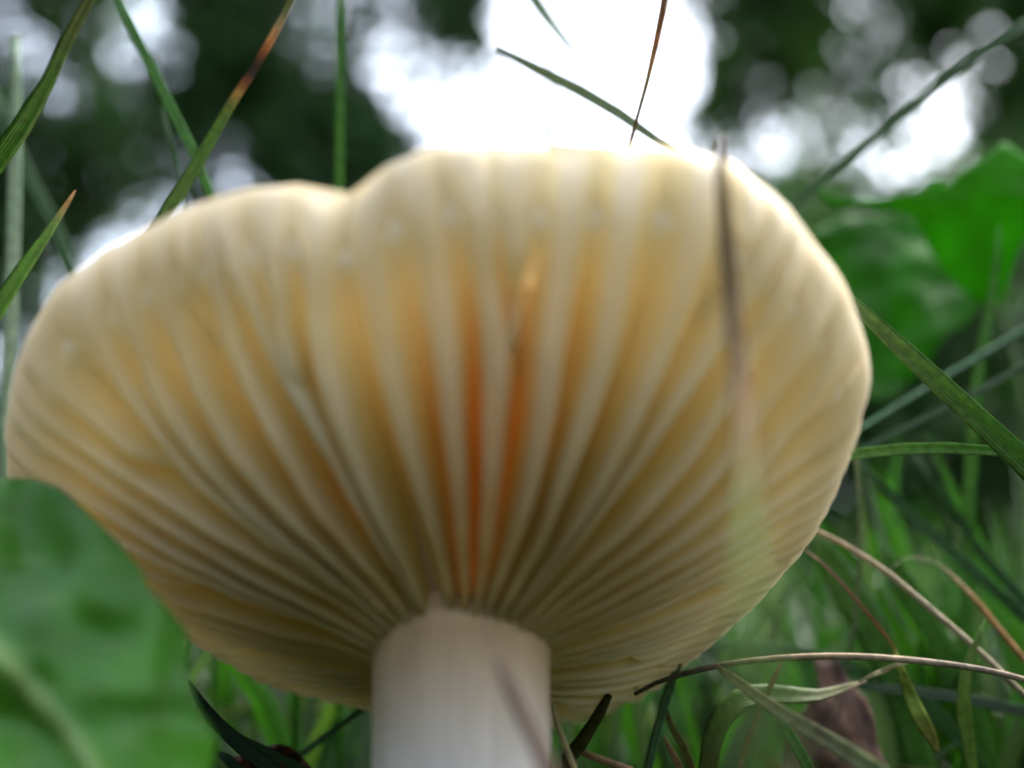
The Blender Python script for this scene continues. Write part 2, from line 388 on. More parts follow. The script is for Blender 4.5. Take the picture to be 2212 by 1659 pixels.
for gi, (ta, pa, t0, t1, wf) in enumerate(gills):
    ns = 44 if gi < nlong else 24
    sd_ = random.random() * 50
    t = np.linspace(t0, min(t1, 1.0), ns)
    phi = np.interp(t, TT, gphi(gills[gi], TT))
    # half the room to the neighbour on either side, station by station
    lo, hi = np.zeros(len(TT)), np.zeros(len(TT))
    for i in range(len(TT)):
        me_ = gphi(gills[gi], TT)[i]
        oth = ALL[:, i].copy(); oth[gi] = np.nan
        if t0 < .3: oth[SHORTS & (TT[i] < STARTS + .08)] = np.nan
        d = (oth - me_ + math.pi) % (2 * math.pi) - math.pi; d = d[~np.isnan(d)]
        p_, n_ = d[d > .004], d[d < -.004]
        hi[i] = min(p_.min() if len(p_) else .2, .26) / 2; lo[i] = min(-n_.max() if len(n_) else .2, .26) / 2
    for q in (lo, hi):
        for _ in range(6): q[1:-1] = .25 * q[:-2] + .5 * q[1:-1] + .25 * q[2:]
    lo, hi = np.interp(t, TT, lo), np.interp(t, TT, hi)
    wob = np.array([noise.noise(Vector((x * 7, sd_, 0))) for x in t]); wob2 = np.array([noise.noise(Vector((x * 14, sd_, 9))) for x in t])
    r = np.maximum(t * R(phi), .004)
    hw = .00032 * wf * (1 + .2 * wob) * (.7 + .5 * smooth01(.2, .7, t))
    dp = (depth(t) + .0001) * shallow(phi)
    lift = .00018 * wob2 + (.0024 * (1 - smooth01(t0, t0 + .16, t)) if t0 > .3 else 0)
    if t0 < .3: lift = lift - .0006 * (1 - smooth01(.15, .30, t))      # run a little way down the stem
    if t1 < .99: lift = lift + .0022 * smooth01(t1 - .1, t1, t)
    lift = np.minimum(lift, dp - .0002)
    phi = phi + .005 * wob
    prof = [-1, -.8, -.58, -.38, -.2, -.08, -.02, 0, .02, .08, .2, .38, .58, .8, 1]
    rows, tc = [], []
    for q in prof:
        h = abs(q); room = (hi if q > 0 else lo) * r * 1.035
        edge = np.minimum(hw, room * .5)
        wd = edge * min(1, (h / .08) ** .5) + np.maximum(room - edge, 0) * max(0, (h - .06) / .94) ** 1.15
        # flare into a broad pleat at the margin
        rows.append(capP(t, phi + math.copysign(1, q) * wd / r * (h > 0), lift + (dp - lift) * h))
        k1 = float(smooth01(.05, .5, h)); k2 = float(smooth01(.35, 1.0, h))
        c = np.array([1.03, 1.03, 1.02]) * (1 - k1) + np.array([1.0, .92, .62]) * k1
        gold = np.array([.98, .80, .28])[None] + np.array([.02, .10, .28])[None] * smooth01(.4, .75, t)[:, None]
        c = c[None] * (1 - k2) + gold * k2; pale = (smooth01(.58, .93, t) * (.85 - .55 * np.exp(-((phi - PHY) / .16) ** 2)))[:, None]
        buff = smooth01(.8, .97, t)[:, None]
        c = c * (1 - pale) + (np.array([1, .98, .87]) * (1 - buff) + np.array([.70, .66, .56]) * buff) * pale
        rd = np.clip(np.exp(-((phi - PHC) / .23) ** 2) * (1 - smooth01(.45, .85, t)) + .7 * np.exp(-((phi - 2.15) / .10) ** 2) * np.exp(-((t - .40) / .1) ** 2), 0, 1)[:, None] * k2 * (.8 + .5 * wob2[:, None]).clip(0, 1.1)
        c = c * (1 - rd) + np.array([1.05, .52, .07]) * rd
        near = (1 - smooth01(.2, .84, t))[:, None] * (1 - .8 * rd)  # gill colour darkened towards the stem in place of shade
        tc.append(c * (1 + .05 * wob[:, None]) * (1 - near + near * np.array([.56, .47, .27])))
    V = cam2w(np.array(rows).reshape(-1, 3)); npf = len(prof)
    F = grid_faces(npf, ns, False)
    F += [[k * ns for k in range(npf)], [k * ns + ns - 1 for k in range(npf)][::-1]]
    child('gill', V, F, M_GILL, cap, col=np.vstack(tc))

# torn yellow scraps on the gills by the stem
def scrap(u, v, u2, v2, wd, name='torn_gill_scrap'):
    P = []
    for k in range(7):
        a = k / 6; t_, p_ = hit(u + (u2 - u) * a, v + (v2 - v) * a)
        for s in (-1, 1):
            P.append(capP(t_, p_ + s * wd * (1 - abs(2 * a - 1) ** 2) * (1 + .4 * math.sin(9 * a)) / max(t_ * float(R(p_)), .004), -.0001 - .0002 * math.sin(5 * a)))
            P.append(capP(t_, p_ + s * wd * .8 * (1 - abs(2 * a - 1) ** 2) / max(t_ * float(R(p_)), .004), .0009))
    P = np.array(P); F = []
    for k in range(6):
        b = k * 4; c = b + 4
        F += [[b, c, c + 2, b + 2], [b + 2, c + 2, c + 3, b + 3], [b + 3, c + 3, c + 1, b + 1], [b + 1, c + 1, c, b]]
    child(name, cam2w(P), F, M_GILL, cap, col=np.tile([1.03, .85, .42], (len(P), 1)))

# stem
def stem():
    top = J + ZC * .0015
    n = 56; Vs, F = [], []
    jw = cam2w(top)
    ctr_front = at(1000, 1660, 7.05)
    pts = [jw, cam2w(J), None]
    base = np.array([at(1000, 1640, 7.2)[0] + .0006, at(1000, 1640, 7.2)[1] - .001, -.004])
    ax = [jw + (np.array([base[0], base[1], base[2]]) - jw) * s for s in np.linspace(0, 1, 26)]
    for i, c in enumerate(ax):
        s = i / 25
        rad = .00575 + .0003 * math.exp(-s / .03) + .0006 * smooth01(.4, 1, s)
        bl = max(0, 1 - s / .22)                       # ring turns from the cap plane to level
        e1 = np.array([1, 0, 0.]); e2 = cam2w(YC) - cam2w(np.zeros(3)); e2b = np.array([0, -1., 0])
        e2 = e2 * bl + e2b * (1 - bl); e2 /= np.linalg.norm(e2)
        for k in range(n):
            a = 2 * math.pi * k / n
            rr = rad * (1 + .02 * noise.noise(Vector((math.cos(a) * 2, math.sin(a) * 2, s * 3))) + .01 * noise.noise(Vector((math.cos(a) * 9, math.sin(a) * 9, s * 2))))
            Vs.append(c + e1 * rr * math.cos(a) + e2 * rr * math.sin(a))
    F = grid_faces(26, n, True, flip=True) + [list(range(n)), list(range(25 * n, 26 * n))[::-1]]
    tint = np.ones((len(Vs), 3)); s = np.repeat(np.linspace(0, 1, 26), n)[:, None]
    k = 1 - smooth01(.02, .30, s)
    tint = tint * (1 - k) + np.array([.55, .38, .2]) * k  # brown tint at the top, painted for the shadow of the cap
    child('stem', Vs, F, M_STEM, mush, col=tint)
stem()

# ------------------------------------------------------------------ blades and stalks
GREEN = (.038, .15, .012); DEEP = (.02, .08, .014); PALE = (.16, .24, .15); YEL = (.16, .19, .035)
TAN = (.40, .31, .19); GREY = (.22, .19, .13); BROWN = (.15, .075, .035); DARKB = (.035, .02, .012); ORANGE = (.36, .16, .04); OLIVE = (.10, .10, .035)
def blade(name, label, pts, widths, colors, root=None, fold=.35, twist=0., cat='grass blade', n=26, round_=False, mat=None, face=None, group=None):
    """pts (u, v, z cm); widths in sheet units per point; colors [(t, rgb)]; root 'a' or 'b' end grows from the ground"""
    W = np.array([at(*p) for p in pts])
    wid = np.array([wd / FU * p[2] * CM for wd, p in zip(widths, pts)])
    ntr = None
    if root == 'a': W, wid, colors = W[::-1], wid[::-1], [(1 - t, c) for t, c in colors][::-1]
    if root:
        e = W[-1]; d = W[-1] - W[-2]; d /= np.linalg.norm(d)
        if e[2] > .004:
            hz = e[2]; go = d * np.array([1, 1, 0]) * hz * .45
            if d[2] > -.15: go *= 1.1
            m = e + go * .65; m[2] = hz * .45
            f = e + go; f[2] = -.003
            uu, vv, zz = project(e)
            if 200 < uu < 1800 and vv < 1300 and zz > .085:     # grows up from the ground beyond the cap
                f = np.array([e[0] + go[0] * .15, max(e[1], .118) + .006, -.003]); m = np.array([e[0] * .5 + f[0] * .5, max(e[1], .112) + .003, hz * .5])
            L0 = np.linalg.norm(np.diff(W, axis=0), axis=1).sum()
            Lb = .4 * np.linalg.norm(f - e); bz = [(1 - q) ** 2 * e + 2 * q * (1 - q) * (e + d * Lb) + q * q * f for q in (.2, .45, .7, 1)]
            W = np.vstack([W] + bz); ntr = L0 / np.linalg.norm(np.diff(W, axis=0), axis=1).sum(); wid = np.r_[wid, wid[-1], wid[-1], wid[-1] * .9, wid[-1] * .8]
    C = spline(np.c_[W, wid], n); P, wid = C[:, :3], np.maximum(C[:, 3], 2e-5)
    T = np.gradient(P, axis=0); T /= np.linalg.norm(T, axis=1)[:, None]
    prof = [(-1, 0), (-.5, 1), (0, 1.15), (.5, 1), (1, 0), (.5, -1), (0, -1), (-.5, -1)]
    V, uv = [], []
    for i in range(n):
        f = P[i] - CAM if face is None else np.asarray(face, float)
        f = f - T[i] * (f @ T[i]); f /= np.linalg.norm(f); side = np.cross(T[i], f)
        a = twist * (i / (n - 1) - .5) + .25 * twist
        s2 = side * math.cos(a) + f * math.sin(a); f2 = f * math.cos(a) - side * math.sin(a)
        h = wid[i] / 2
        for s, q in prof:
            if round_: off = s2 * s * h + f2 * q * h * .8
            else: off = s2 * s * h + f2 * (fold * h * (1 - abs(s)) + q * h * .09)
            V.append(P[i] + off); uv.append((s, i / n))
    F = grid_faces(n, 8, True) + [list(range(8))[::-1], list(range((n - 1) * 8, n * 8))]
    tt = np.clip(np.linspace(0, 1, n) / (ntr or 1), 0, 1); ct = np.array([c[0] for c in colors]); cc = np.array([c[1] for c in colors])
    col = np.stack([np.interp(tt, ct, cc[:, k]) for k in range(3)], 1)
    base = P[-1] if root else P[0]
    o = mesh_obj(name, V, F, mat or (M_DRY if name == 'dry_stalk' else M_BLADE), col=np.repeat(col, 8, axis=0), auv=uv, loc=base)
    return tag(o, label, cat, group)
def mono(c): return [(0, c), (1, c)]
def br(c, k): return tuple(x * k for x in c)

GB = 'grass_blade'; DS = 'dry_stalk'
blade(GB, 'green blade with a burnt orange and black band across its length', [(650,-40,9.2),(620,20,9.2),(585,85,9.1),(548,150,9.1),(505,215,9.1),(450,310,9.1),(400,395,9.1),(350,475,9.2),(300,570,9.3)], [13,15,17,19,21,26,28,28,26], [(0,(.06,.11,.02)),(.11,(.11,.12,.025)),(.17,(.24,.14,.03)),(.22,(.30,.13,.035)),(.26,(.10,.03,.012)),(.285,(.012,.007,.006)),(.34,(.012,.007,.006)),(.365,(.14,.05,.015)),(.40,(.19,.13,.03)),(.44,(.07,.11,.02)),(.5,(.035,.11,.012)),(1,DEEP)], root='b', fold=.5, n=110)
blade(GB, 'smooth green blade bent over behind the banded orange blade', [(235,-40,9.8),(258,10,9.8),(300,90,9.8),(345,185,9.8),(385,265,9.8),(425,345,9.8),(455,420,9.8)], [16,20,22,24,24,22,18], mono(br(GREEN,.9)), root='b')
blade(GB, 'thin dark blade tucked beside the bent green blade', [(350,230,10.4),(362,270,10.4),(372,320,10.4),(392,390,10.4),(400,450,10.4)], [4,8,9,8,7], mono(DEEP), root='b')
blade(GB, 'wide green blade with a browned split tip leaning across a pale blade', [(215,-40,7.4),(180,20,7.5),(140,95,7.6),(115,155,7.7),(75,225,7.8),(35,290,7.9),(-10,350,8.0),(-70,440,8.2)], [20,25,27,26,36,42,44,42], [(0,(.035,.09,.015)),(.15,(.05,.085,.02)),(.3,(.035,.10,.015)),(.4,(.03,.12,.012)),(1,br(GREEN,.8))], root='b', twist=.3, n=50)
blade(GB, 'upright pale bluish blade with a blunt top', [(33,75,10.8),(34,180,10.8),(33,300,10.8),(30,450,10.8),(24,650,10.8),(16,850,10.8),(12,1040,10.8)], [18,24,26,28,28,26,24], mono((.19,.27,.21)), root='b', fold=.2)
blade(GB, 'faint dark blade crossing behind the pale upright blade', [(-30,170,12),(20,280,12),(60,380,12),(110,470,12),(145,560,12),(190,680,12)], [26,28,28,28,26,24], mono(DEEP), root='b')
blade(GB, 'short green blade ending in a pointed tan tip', [(163,411,8.7),(150,432,8.7),(128,465,8.7),(95,515,8.7),(55,572,8.7),(5,650,8.7),(-40,730,8.7)], [3,9,14,22,29,34,36], [(0,(.33,.2,.09)),(.10,(.30,.21,.1)),(.16,(.14,.2,.08)),(.26,(.07,.19,.04)),(.5,(.05,.17,.02)),(1,GREEN)], root='b', fold=.45, n=60)
blade(GB, 'straight upright green blade rising behind the notch in the cap', [(737,-40,10.6),(735,60,10.6),(734,200,10.6),(733,330,10.6),(732,480,10.6)], [17,18,20,21,20], mono(br(GREEN,.8)), root='b')
blade(DS, 'thin brown stalk with a swollen node above the cap', [(1442,-40,8.9),(1432,20,8.9),(1418,90,8.9),(1402,160,8.9),(1385,225,8.9),(1376,255,8.9),(1371,274,8.9),(1368,292,8.9),(1360,315,9.0),(1350,345,9.1)], [14,15,14,10,8,9,17,13,8,8], [(0,(.11,.07,.04)),(.12,(.05,.03,.02)),(.35,(.22,.10,.04)),(.6,(.10,.11,.04)),(.8,(.09,.06,.05)),(.85,(.07,.03,.03)),(1,(.16,.13,.09))], root='b', cat='stalk', round_=True, n=40)
blade(GB, 'grey green blade slanting down to the node of the thin brown stalk', [(1075,105,10.3),(1130,135,10.2),(1200,168,10.1),(1270,205,10.0),(1330,240,9.8),(1380,276,9.6),(1430,310,9.5),(1490,350,9.5)], [14,22,24,26,24,18,15,12], mono((.10,.15,.08)), root='b')
blade(GB, 'pointed pale blade hanging down against the open sky', [(1130,-40,12),(1160,10,12),(1195,55,12),(1225,95,12),(1245,120,12),(1258,134,12)], [24,24,22,18,11,3], mono((.10,.17,.07)), cat='grass blade')
blade(DS, 'blurred grey stem standing straight up against open sky', [(1190,118,15),(1190,180,15),(1186,240,15),(1192,300,15),(1194,380,15)], [9,14,16,15,15], mono((.07,.07,.06)), root='b', cat='stalk', round_=True)
blade(GB, 'long dark green blade slanting up from the lobed leaf', [(2270,20,11),(2180,75,11),(2080,140,11),(1980,225,11),(1900,290,11),(1830,345,11),(1770,392,11),(1700,455,11)], [30,28,22,20,20,18,16,14], mono((.045,.10,.04)), root='b')
blade(DS, 'brown broken-topped blade standing before the gills and greening lower down', [(1553,292,5.75),(1556,330,5.75),(1562,430,5.72),(1573,560,5.65),(1586,700,5.5),(1600,850,5.2),(1610,1000,4.6),(1616,1150,3.8),(1626,1330,3.0),(1650,1600,2.4),(1680,1900,2.0)], [16,22,29,34,38,40,38,34,30,28,28], [(0,(.26,.17,.10)),(.06,(.19,.13,.07)),(.12,(.14,.10,.05)),(.22,(.16,.11,.065)),(.35,(.13,.085,.045)),(.5,(.07,.075,.03)),(.6,(.05,.08,.02)),(1,(.035,.08,.015))], root='b', cat='grass blade', fold=.04, n=60)
blade(GB, 'thick ribbed green blade sloping away from the cap margin', [(1815,625,8.3),(1870,680,8.3),(1930,735,8.3),(2000,800,8.3),(2080,875,8.3),(2150,940,8.3),(2230,1015,8.3),(2320,1110,8.3)], [18,30,38,44,48,52,58,60], [(0,(.07,.14,.04)),(.5,(.075,.16,.04)),(1,(.06,.16,.03))], root='b', fold=.55, n=34)
blade(GB, 'slim blue green blade passing behind the thick ribbed blade', [(2290,660,10.0),(2210,713,10.0),(2110,772,9.9),(2000,838,9.8),(1900,900,9.7),(1800,965,9.6)], [20,20,20,20,18,16], mono((.055,.13,.06)), root='b')
blade(GB, 'dark narrow blade running parallel below the slim blue green blade', [(2290,748,10.4),(2210,793,10.4),(2100,852,10.3),(2000,902,10.2),(1900,953,10.1),(1800,1005,10)], [15,16,16,16,16,14], mono(br(DEEP,.8)), root='b')
blade(GB, 'glossy level blade with a pale keel line touching the cap margin', [(1780,996,8.9),(1840,983,8.9),(1900,974,8.8),(1990,968,8.7),(2080,969,8.6),(2160,976,8.5),(2260,992,8.5)], [20,24,25,26,25,22,22], mono((.06,.16,.025)), root='b', fold=.7)
blade(GB, 'thin upright bright blade in front of the lobed leaf', [(2158,485,11.2),(2156,540,11.2),(2145,630,11.2),(2125,740,11.2),(2108,850,11.2),(2098,1000,11.2),(2090,1200,11.2)], [3,9,16,24,26,28,28], mono((.05,.16,.02)), root='b')
blade(GB, 'dark blade sloping down under the glossy level blade', [(1850,995,10.6),(1910,1055,10.6),(1960,1106,10.6),(2075,1207,10.5),(2150,1275,10.4),(2215,1335,10.4),(2300,1420,10.3)], [14,20,22,24,25,26,26], mono((.03,.09,.03)), root='b')
blade(GB, 'darker blade steeply sloping beside the upright bright blade', [(1975,985,11.2),(2030,1060,11.2),(2090,1150,11.2),(2150,1230,11.1),(2240,1330,11)], [12,18,22,24,24], mono((.028,.08,.025)), root='b')
blade(DS, 'straight pale straw stem slanting down through the grass', [(1700,1115,9.7),(1742,1136,9.7),(1808,1168,9.6),(1908,1230,9.5),(2008,1314,9.4),(2108,1400,9.3),(2208,1497,9.2),(2280,1570,9.2)], [8,10,12,13,14,14,13,12], [(0,br(TAN,.6)),(.5,(.27,.23,.16)),(1,(.2,.17,.11))], root='b', cat='stalk', round_=True)
blade(DS, 'hair thin brown stem widening into a yellow green spear', [(1690,1165,9.4),(1722,1177,9.4),(1791,1230,9.3),(1875,1326,9.2),(1922,1385,9.1),(1931,1402,9.1),(1945,1440,9.0),(1965,1500,9.0),(1990,1555,8.9),(2010,1590,8.9),(2030,1630,8.9)], [5,6,8,9,8,9,15,28,34,26,4], [(0,GREY),(.45,BROWN),(.52,(.2,.1,.03)),(.6,YEL),(.8,(.12,.18,.03)),(1,(.2,.17,.05))], cat='stalk', n=40)
blade(DS, 'arched grey straw bowing over the low grass', [(1370,1500,8.6),(1420,1474,8.6),(1490,1452,8.6),(1580,1433,8.6),(1708,1420,8.6),(1841,1418,8.6),(1975,1427,8.6),(2108,1444,8.6),(2212,1468,8.6),(2330,1510,8.6)], [8,10,12,13,14,15,15,14,14,13], [(0,(.06,.05,.04)),(.25,(.11,.09,.06)),(.4,(.26,.2,.13)),(.6,(.26,.21,.15)),(.75,(.16,.135,.11)),(1,(.25,.19,.12))], root='b', cat='stalk', round_=True, n=40)
blade(DS, 'orange brown stalk with a looping hair fine tip', [(1908,1246,10),(1922,1232,10),(1950,1208,10),(1978,1203,10),(2010,1210,10),(2044,1232,10),(2062,1250,10),(2108,1297,9.9),(2158,1360,9.8),(2212,1424,9.7),(2290,1510,9.6)], [3,3,4,4,4,6,10,11,13,13,12], [(0,(.16,.18,.1)),(.3,(.2,.18,.11)),(.42,(.3,.22,.13)),(.5,(.24,.12,.05)),(1,(.19,.11,.06))], root='b', cat='stalk', round_=True, n=44)
blade(GB, 'yellow green blade standing in front of the pale straw stem', [(2128,1335,9.2),(2112,1380,9.2),(2092,1433,9.2),(2083,1490,9.2),(2082,1540,9.2),(2092,1606,9.2),(2104,1680,9.2)], [3,12,20,28,30,26,22], mono((.12,.19,.04)), root='b', twist=.8)
blade(GB, 'broad limp blade curled over into an arch by the brown leaf', [(1870,1470,9.1),(1830,1484,9.1),(1770,1502,9.0),(1708,1502,8.9),(1650,1500,8.9),(1600,1512,8.8),(1562,1545,8.8),(1540,1595,8.8),(1530,1660,8.8)], [4,16,26,38,46,50,50,46,42], [(0,TAN),(.12,(.2,.2,.07)),(.3,(.10,.15,.03)),(.6,(.07,.13,.02)),(1,(.07,.09,.02))], root='b', twist=.9, n=34)
blade(DS, 'short pale dry wisp lying across the arched straw', [(1855,1474,9.0),(1885,1458,8.9),(1908,1450,8.9),(1935,1437,8.8),(1962,1432,8.8)], [4,9,12,9,4], mono((.33,.3,.17)), cat='stalk')
blade(DS, 'grey brown straw sloping down in front of the arched blade', [(1548,1438,8.0),(1580,1462,7.9),(1608,1484,7.8),(1675,1532,7.6),(1775,1592,7.3),(1875,1655,7.0),(1960,1720,6.8)], [8,18,24,30,38,44,48], [(0,(.24,.2,.1)),(.4,(.16,.15,.09)),(1,(.12,.17,.07))], root='b', cat='stalk')
blade(GB, 'short dark green blade rising against the brown leaf', [(1684,1548,8.4),(1700,1576,8.4),(1718,1606,8.4),(1750,1668,8.4)], [14,22,24,26], mono((.035,.12,.02)), root='b')
blade(DS, 'tiny brown spike pointing up at the arched straw', [(1690,1424,8.9),(1684,1440,8.9),(1674,1460,8.9),(1660,1490,8.9)], [3,9,12,12], mono((.16,.10,.05)), root='b', cat='stalk')
blade(DS, 'thin tan straw leaning on the foot of the white stem', [(1194,1520,7.7),(1203,1563,7.7),(1222,1613,7.7),(1245,1675,7.7)], [7,12,14,14], mono((.30,.25,.13)), root='b', cat='stalk', round_=True)
blade(DS, 'dark decayed stalk bent at a knee beside the white stem', [(1316,1500,8.6),(1298,1535,8.6),(1277,1570,8.6),(1258,1602,8.6),(1236,1622,8.6),(1226,1650,8.6),(1232,1700,8.6)], [16,24,26,30,36,30,28], mono((.035,.035,.012)), root='b', cat='stalk', round_=True)
blade(DS, 'brown straw lying flat beside the bent dark stalk', [(1235,1612,8.8),(1267,1630,8.8),(1310,1645,8.8),(1370,1668,8.8),(1440,1700,8.8)], [12,16,16,16,14], mono((.2,.13,.075)), root='b', cat='stalk', round_=True)
blade(GB, 'olive pointed blade beside the arched limp blade', [(1429,1500,9.0),(1438,1535,9.0),(1452,1572,9.0),(1478,1615,9.0),(1500,1680,9.0)], [3,12,16,17,18], mono(OLIVE), root='b')
blade(DS, 'brown dry spear lower down beside the olive pointed blade', [(1433,1590,8.9),(1446,1615,8.9),(1464,1648,8.9),(1480,1690,8.9)], [4,12,14,14], mono((.18,.12,.06)), root='b', cat='stalk')
blade(DS, 'mauve brown straw crossing in front of the white stem', [(1072,1425,5.7),(1090,1462,5.65),(1120,1525,5.55),(1150,1590,5.45),(1186,1665,5.35),(1240,1780,5.2)], [10,24,30,33,36,38], mono((.16,.11,.085)), root='b', cat='stalk', round_=True)
blade(GB, 'dark green blade sliding out from under the puckered leaf', [(408,1470,8.0),(424,1500,8.0),(450,1542,8.0),(500,1592,8.0),(545,1630,8.0),(600,1675,8.0)], [6,16,26,32,34,34], mono((.02,.055,.03)), root='b')
blade(GB, 'second dark blade lying alongside the one under the puckered leaf', [(520,1590,8.3),(560,1614,8.3),(600,1636,8.3),(660,1668,8.3)], [6,16,20,22], mono((.025,.075,.03)), root='b')
blade(GB, 'stubby dark blade poking out below the puckered leaf', [(455,1618,7.8),(480,1632,7.8),(502,1650,7.8),(530,1690,7.8)], [6,18,24,26], mono((.015,.05,.025)), root='b')
blade(GB, 'slim green blade leaning against the shaded left side of the stem', [(800,1520,9.6),(737,1565,9.6),(690,1600,9.6),(643,1636,9.6),(600,1670,9.6)], [10,14,16,16,16], mono((.04,.11,.04)), root='b')
blade(GB, 'soft light green blade lying level under the cap shadow', [(470,1545,12.5),(540,1536,12.5),(620,1526,12.5),(700,1519,12.5),(790,1505,12.5)], [20,34,40,40,34], mono((.13,.2,.03)), root='a')
# shorter unseen-from-afar neighbours that fill the sward on the right
blade(GB, 'broad shaded blade under the straight pale straw stem', [(1760,1150,10.6),(1800,1220,10.6),(1850,1300,10.5),(1900,1390,10.4),(1940,1500,10.3)], [20,60,78,74,60], mono((.04,.12,.015)), root='b', fold=.2)
blade(GB, 'broad fresh blade slanting behind the straight pale straw stem', [(1905,1180,11.4),(1960,1270,11.4),(2010,1360,11.3),(2060,1470,11.2)], [24,54,66,60], mono((.05,.14,.02)), root='b', fold=.2)
blade(GB, 'dull flat blade lying level behind the arched straw', [(1490,1385,11),(1560,1392,11),(1650,1402,11),(1760,1420,11),(1900,1470,11)], [14,24,30,34,34], mono((.03,.1,.02)), root='b')
blade(GB, 'dark blade crossing low behind the yellow green spear', [(1840,1480,10.2),(1950,1492,10.2),(2080,1510,10.2),(2240,1545,10.2)], [12,20,22,24], mono((.018,.05,.015)), root='b')

# ------------------------------------------------------------------ broad leaves
def sheet(name, label, cat, rows, zf, ni, nj, mat, colf, bumpf, thick=.0003):
    """rows: list of (key, lo, hi): for 'r' rows key=v, lo..hi=u; for 'c' columns key=u, lo..hi=v"""
    kind, tab = rows; tab = np.array(tab, float)
    keys = np.linspace(tab[0, 0], tab[-1, 0], ni); lo = np.interp(keys, tab[:, 0], tab[:, 1]); hi = np.interp(keys, tab[:, 0], tab[:, 2])
    P = np.zeros((ni, nj, 3)); UVp = np.zeros((ni, nj, 2))
    for i in range(ni):
        s = np.linspace(lo[i], hi[i], nj)
        for j in range(nj):
            u, v = (s[j], keys[i]) if kind == 'r' else (keys[i], s[j])
            UVp[i, j] = u, v
            P[i, j] = at(u, v, zf(u, v) + bumpf(u, v))
    col = np.array([colf(u, v) for u, v in UVp.reshape(-1, 2)])
    V = P.reshape(-1, 3)
    base = V[np.argmin(V[:, 2])]
    o = mesh_obj(name, V, grid_faces(ni, nj), mat, col=col, loc=base)
    md = o.modifiers.new('thickness', 'SOLIDIFY'); md.thickness = thick; md.offset = 0
    return tag(o, label, cat)
def fbm(x, y, s=0): return noise.fractal(Vector((x, y, s)), 1.0, 2.0, 3)

MR = np.array([(-160, 1225), (-60, 1352), (0, 1418), (70, 1498), (140, 1570), (200, 1655), (280, 1780), (345, 2000), (370, 2350), (381, 2950)], float)
def rib_d(u, v):   # signed distance from the midrib line
    return (v - np.interp(u, MR[:, 0], MR[:, 1])) * .72
def lz(u, v): return 6.35 - .0020 * (min(v, 1720) - 1300) + .0003 * max(0, v - 1720) - .0002 * (u - 100) + .0016 * max(0, u - 330) 
def lb(u, v):
    d = rib_d(u, v); e = (u * .72 + v * .69)
    side = math.cos((e - abs(d) * .8) / 92 * 2 * math.pi)
    puck = -.01 * (1 - side) * .5 * smooth01(10, 90, abs(d))
    rib = -.05 * math.exp(-(d / 26) ** 2)
    return rib + .2 * noise.noise(Vector((u / 170, v / 150, 3))) + .025 * noise.noise(Vector((u / 80, v / 80, 8)))
def lc(u, v):
    d = rib_d(u, v); k = math.exp(-(d / 20) ** 2)
    e = (u * .72 + v * .69); sv = max(0, math.cos((e - abs(d) * .8) / 120 * 2 * math.pi)) ** 14 * .3 * float(smooth01(15, 40, abs(d)) * (1 - .6 * smooth01(120, 330, abs(d))))
    k = min(1, k + sv)
    b = np.array([.045, .17, .010]) * (1 + .25 * fbm(u / 120, v / 120, 5))
    return b * (1 - k) + np.array([.17, .28, .08]) * k
LEFT = [(1036,-10,70),(1042,-40,112),(1060,-80,136),(1100,-125,182),(1170,-170,250),(1235,-205,308),(1275,-222,322),(1290,-228,332),(1303,-232,352),(1330,-242,372),(1360,-250,398),(1385,-255,408),(1440,-264,404),(1480,-268,410),(1520,-270,420),(1570,-268,450),(1600,-262,468),(1620,-256,466),(1650,-246,455),(1720,-205,450),(1800,-130,445),(1900,-10,430),(2030,130,425),(2180,250,415),(2350,335,405),(2600,368,394),(2950,374,390)]
sheet('broad_leaf', 'puckered glossy green leaf with a pale midrib overlapping the cap', 'leaf', ('r', LEFT), lz, 110, 64, M_BROAD, lc, lb)

def rz(u, v): return 12.0 + .0006 * (u - 1900) + .004 * max(0, v - 430)
def rb(u, v): return .10 * fbm(u / 200, v / 160, 21)
def rc(u, v): return np.array([.045, .19, .007]) * (1 + .25 * fbm(u / 100, v / 100, 12))
RIGHT = [(1766,394,402),(1780,412,440),(1800,425,446),(1841,430,446),(1880,430,448),(1925,427,452),(1975,417,470),(2008,393,540),(2038,388,580),(2043,403,590),(2091,363,640),(2135,337,660),(2161,307,650),(2178,311,600),(2198,328,540),(2230,345,500),(2290,372,480),(2360,400,460),(2420,424,436)]
lobed_a = sheet('lobed_leaf', 'lobed bright green leaf with a toothed upper edge against the trees', 'leaf', ('c', RIGHT), rz, 60, 22, M_LOBED, rc, rb)
def rz2(u, v): return 13.6 - .0015 * (v - 600)
def rc2(u, v): return np.array([.03, .14, .005]) * (1 + .3 * fbm(u / 120, v / 120, 31))
LOW = [(1700,600,640),(1760,500,760),(1820,470,840),(1880,468,870),(1930,466,860),(1990,480,800),(2040,500,730),(2090,540,700),(2130,580,640)]
lobed_b = sheet('lobed_leaf', 'darker green leaf hanging below the lobed bright leaf', 'leaf', ('c', LOW), rz2, 44, 26, M_LOBED, rc2, lambda u, v: .35 * fbm(u / 220, v / 180, 41))
DEAD = [(1426,1760,1812),(1436,1764,1814),(1458,1762,1828),(1476,1772,1836),(1492,1768,1852),(1512,1750,1872),(1530,1742,1880),(1556,1712,1890),(1580,1704,1893),(1606,1694,1894),(1640,1690,1908),(1670,1684,1930),(1720,1700,1930),(1800,1730,1910),(1950,1780,1870),(2250,1812,1832)]
sheet('dead_leaf', 'crumpled dark brown dead leaf lying in the grass', 'dead leaf', ('r', DEAD), lambda u, v: 9.9 - .0018 * (min(v, 1700) - 1500), 40, 24, M_DEAD,
      lambda u, v: np.array([.05, .027, .018]) * (1 + .5 * fbm(u / 30, v / 30, 4)) + np.array([.05, .035, .022]) * max(0, math.cos((u * .8 - v * .5) / 9)) ** 12, lambda u, v: .12 * fbm(u / 110, v / 90, 14))
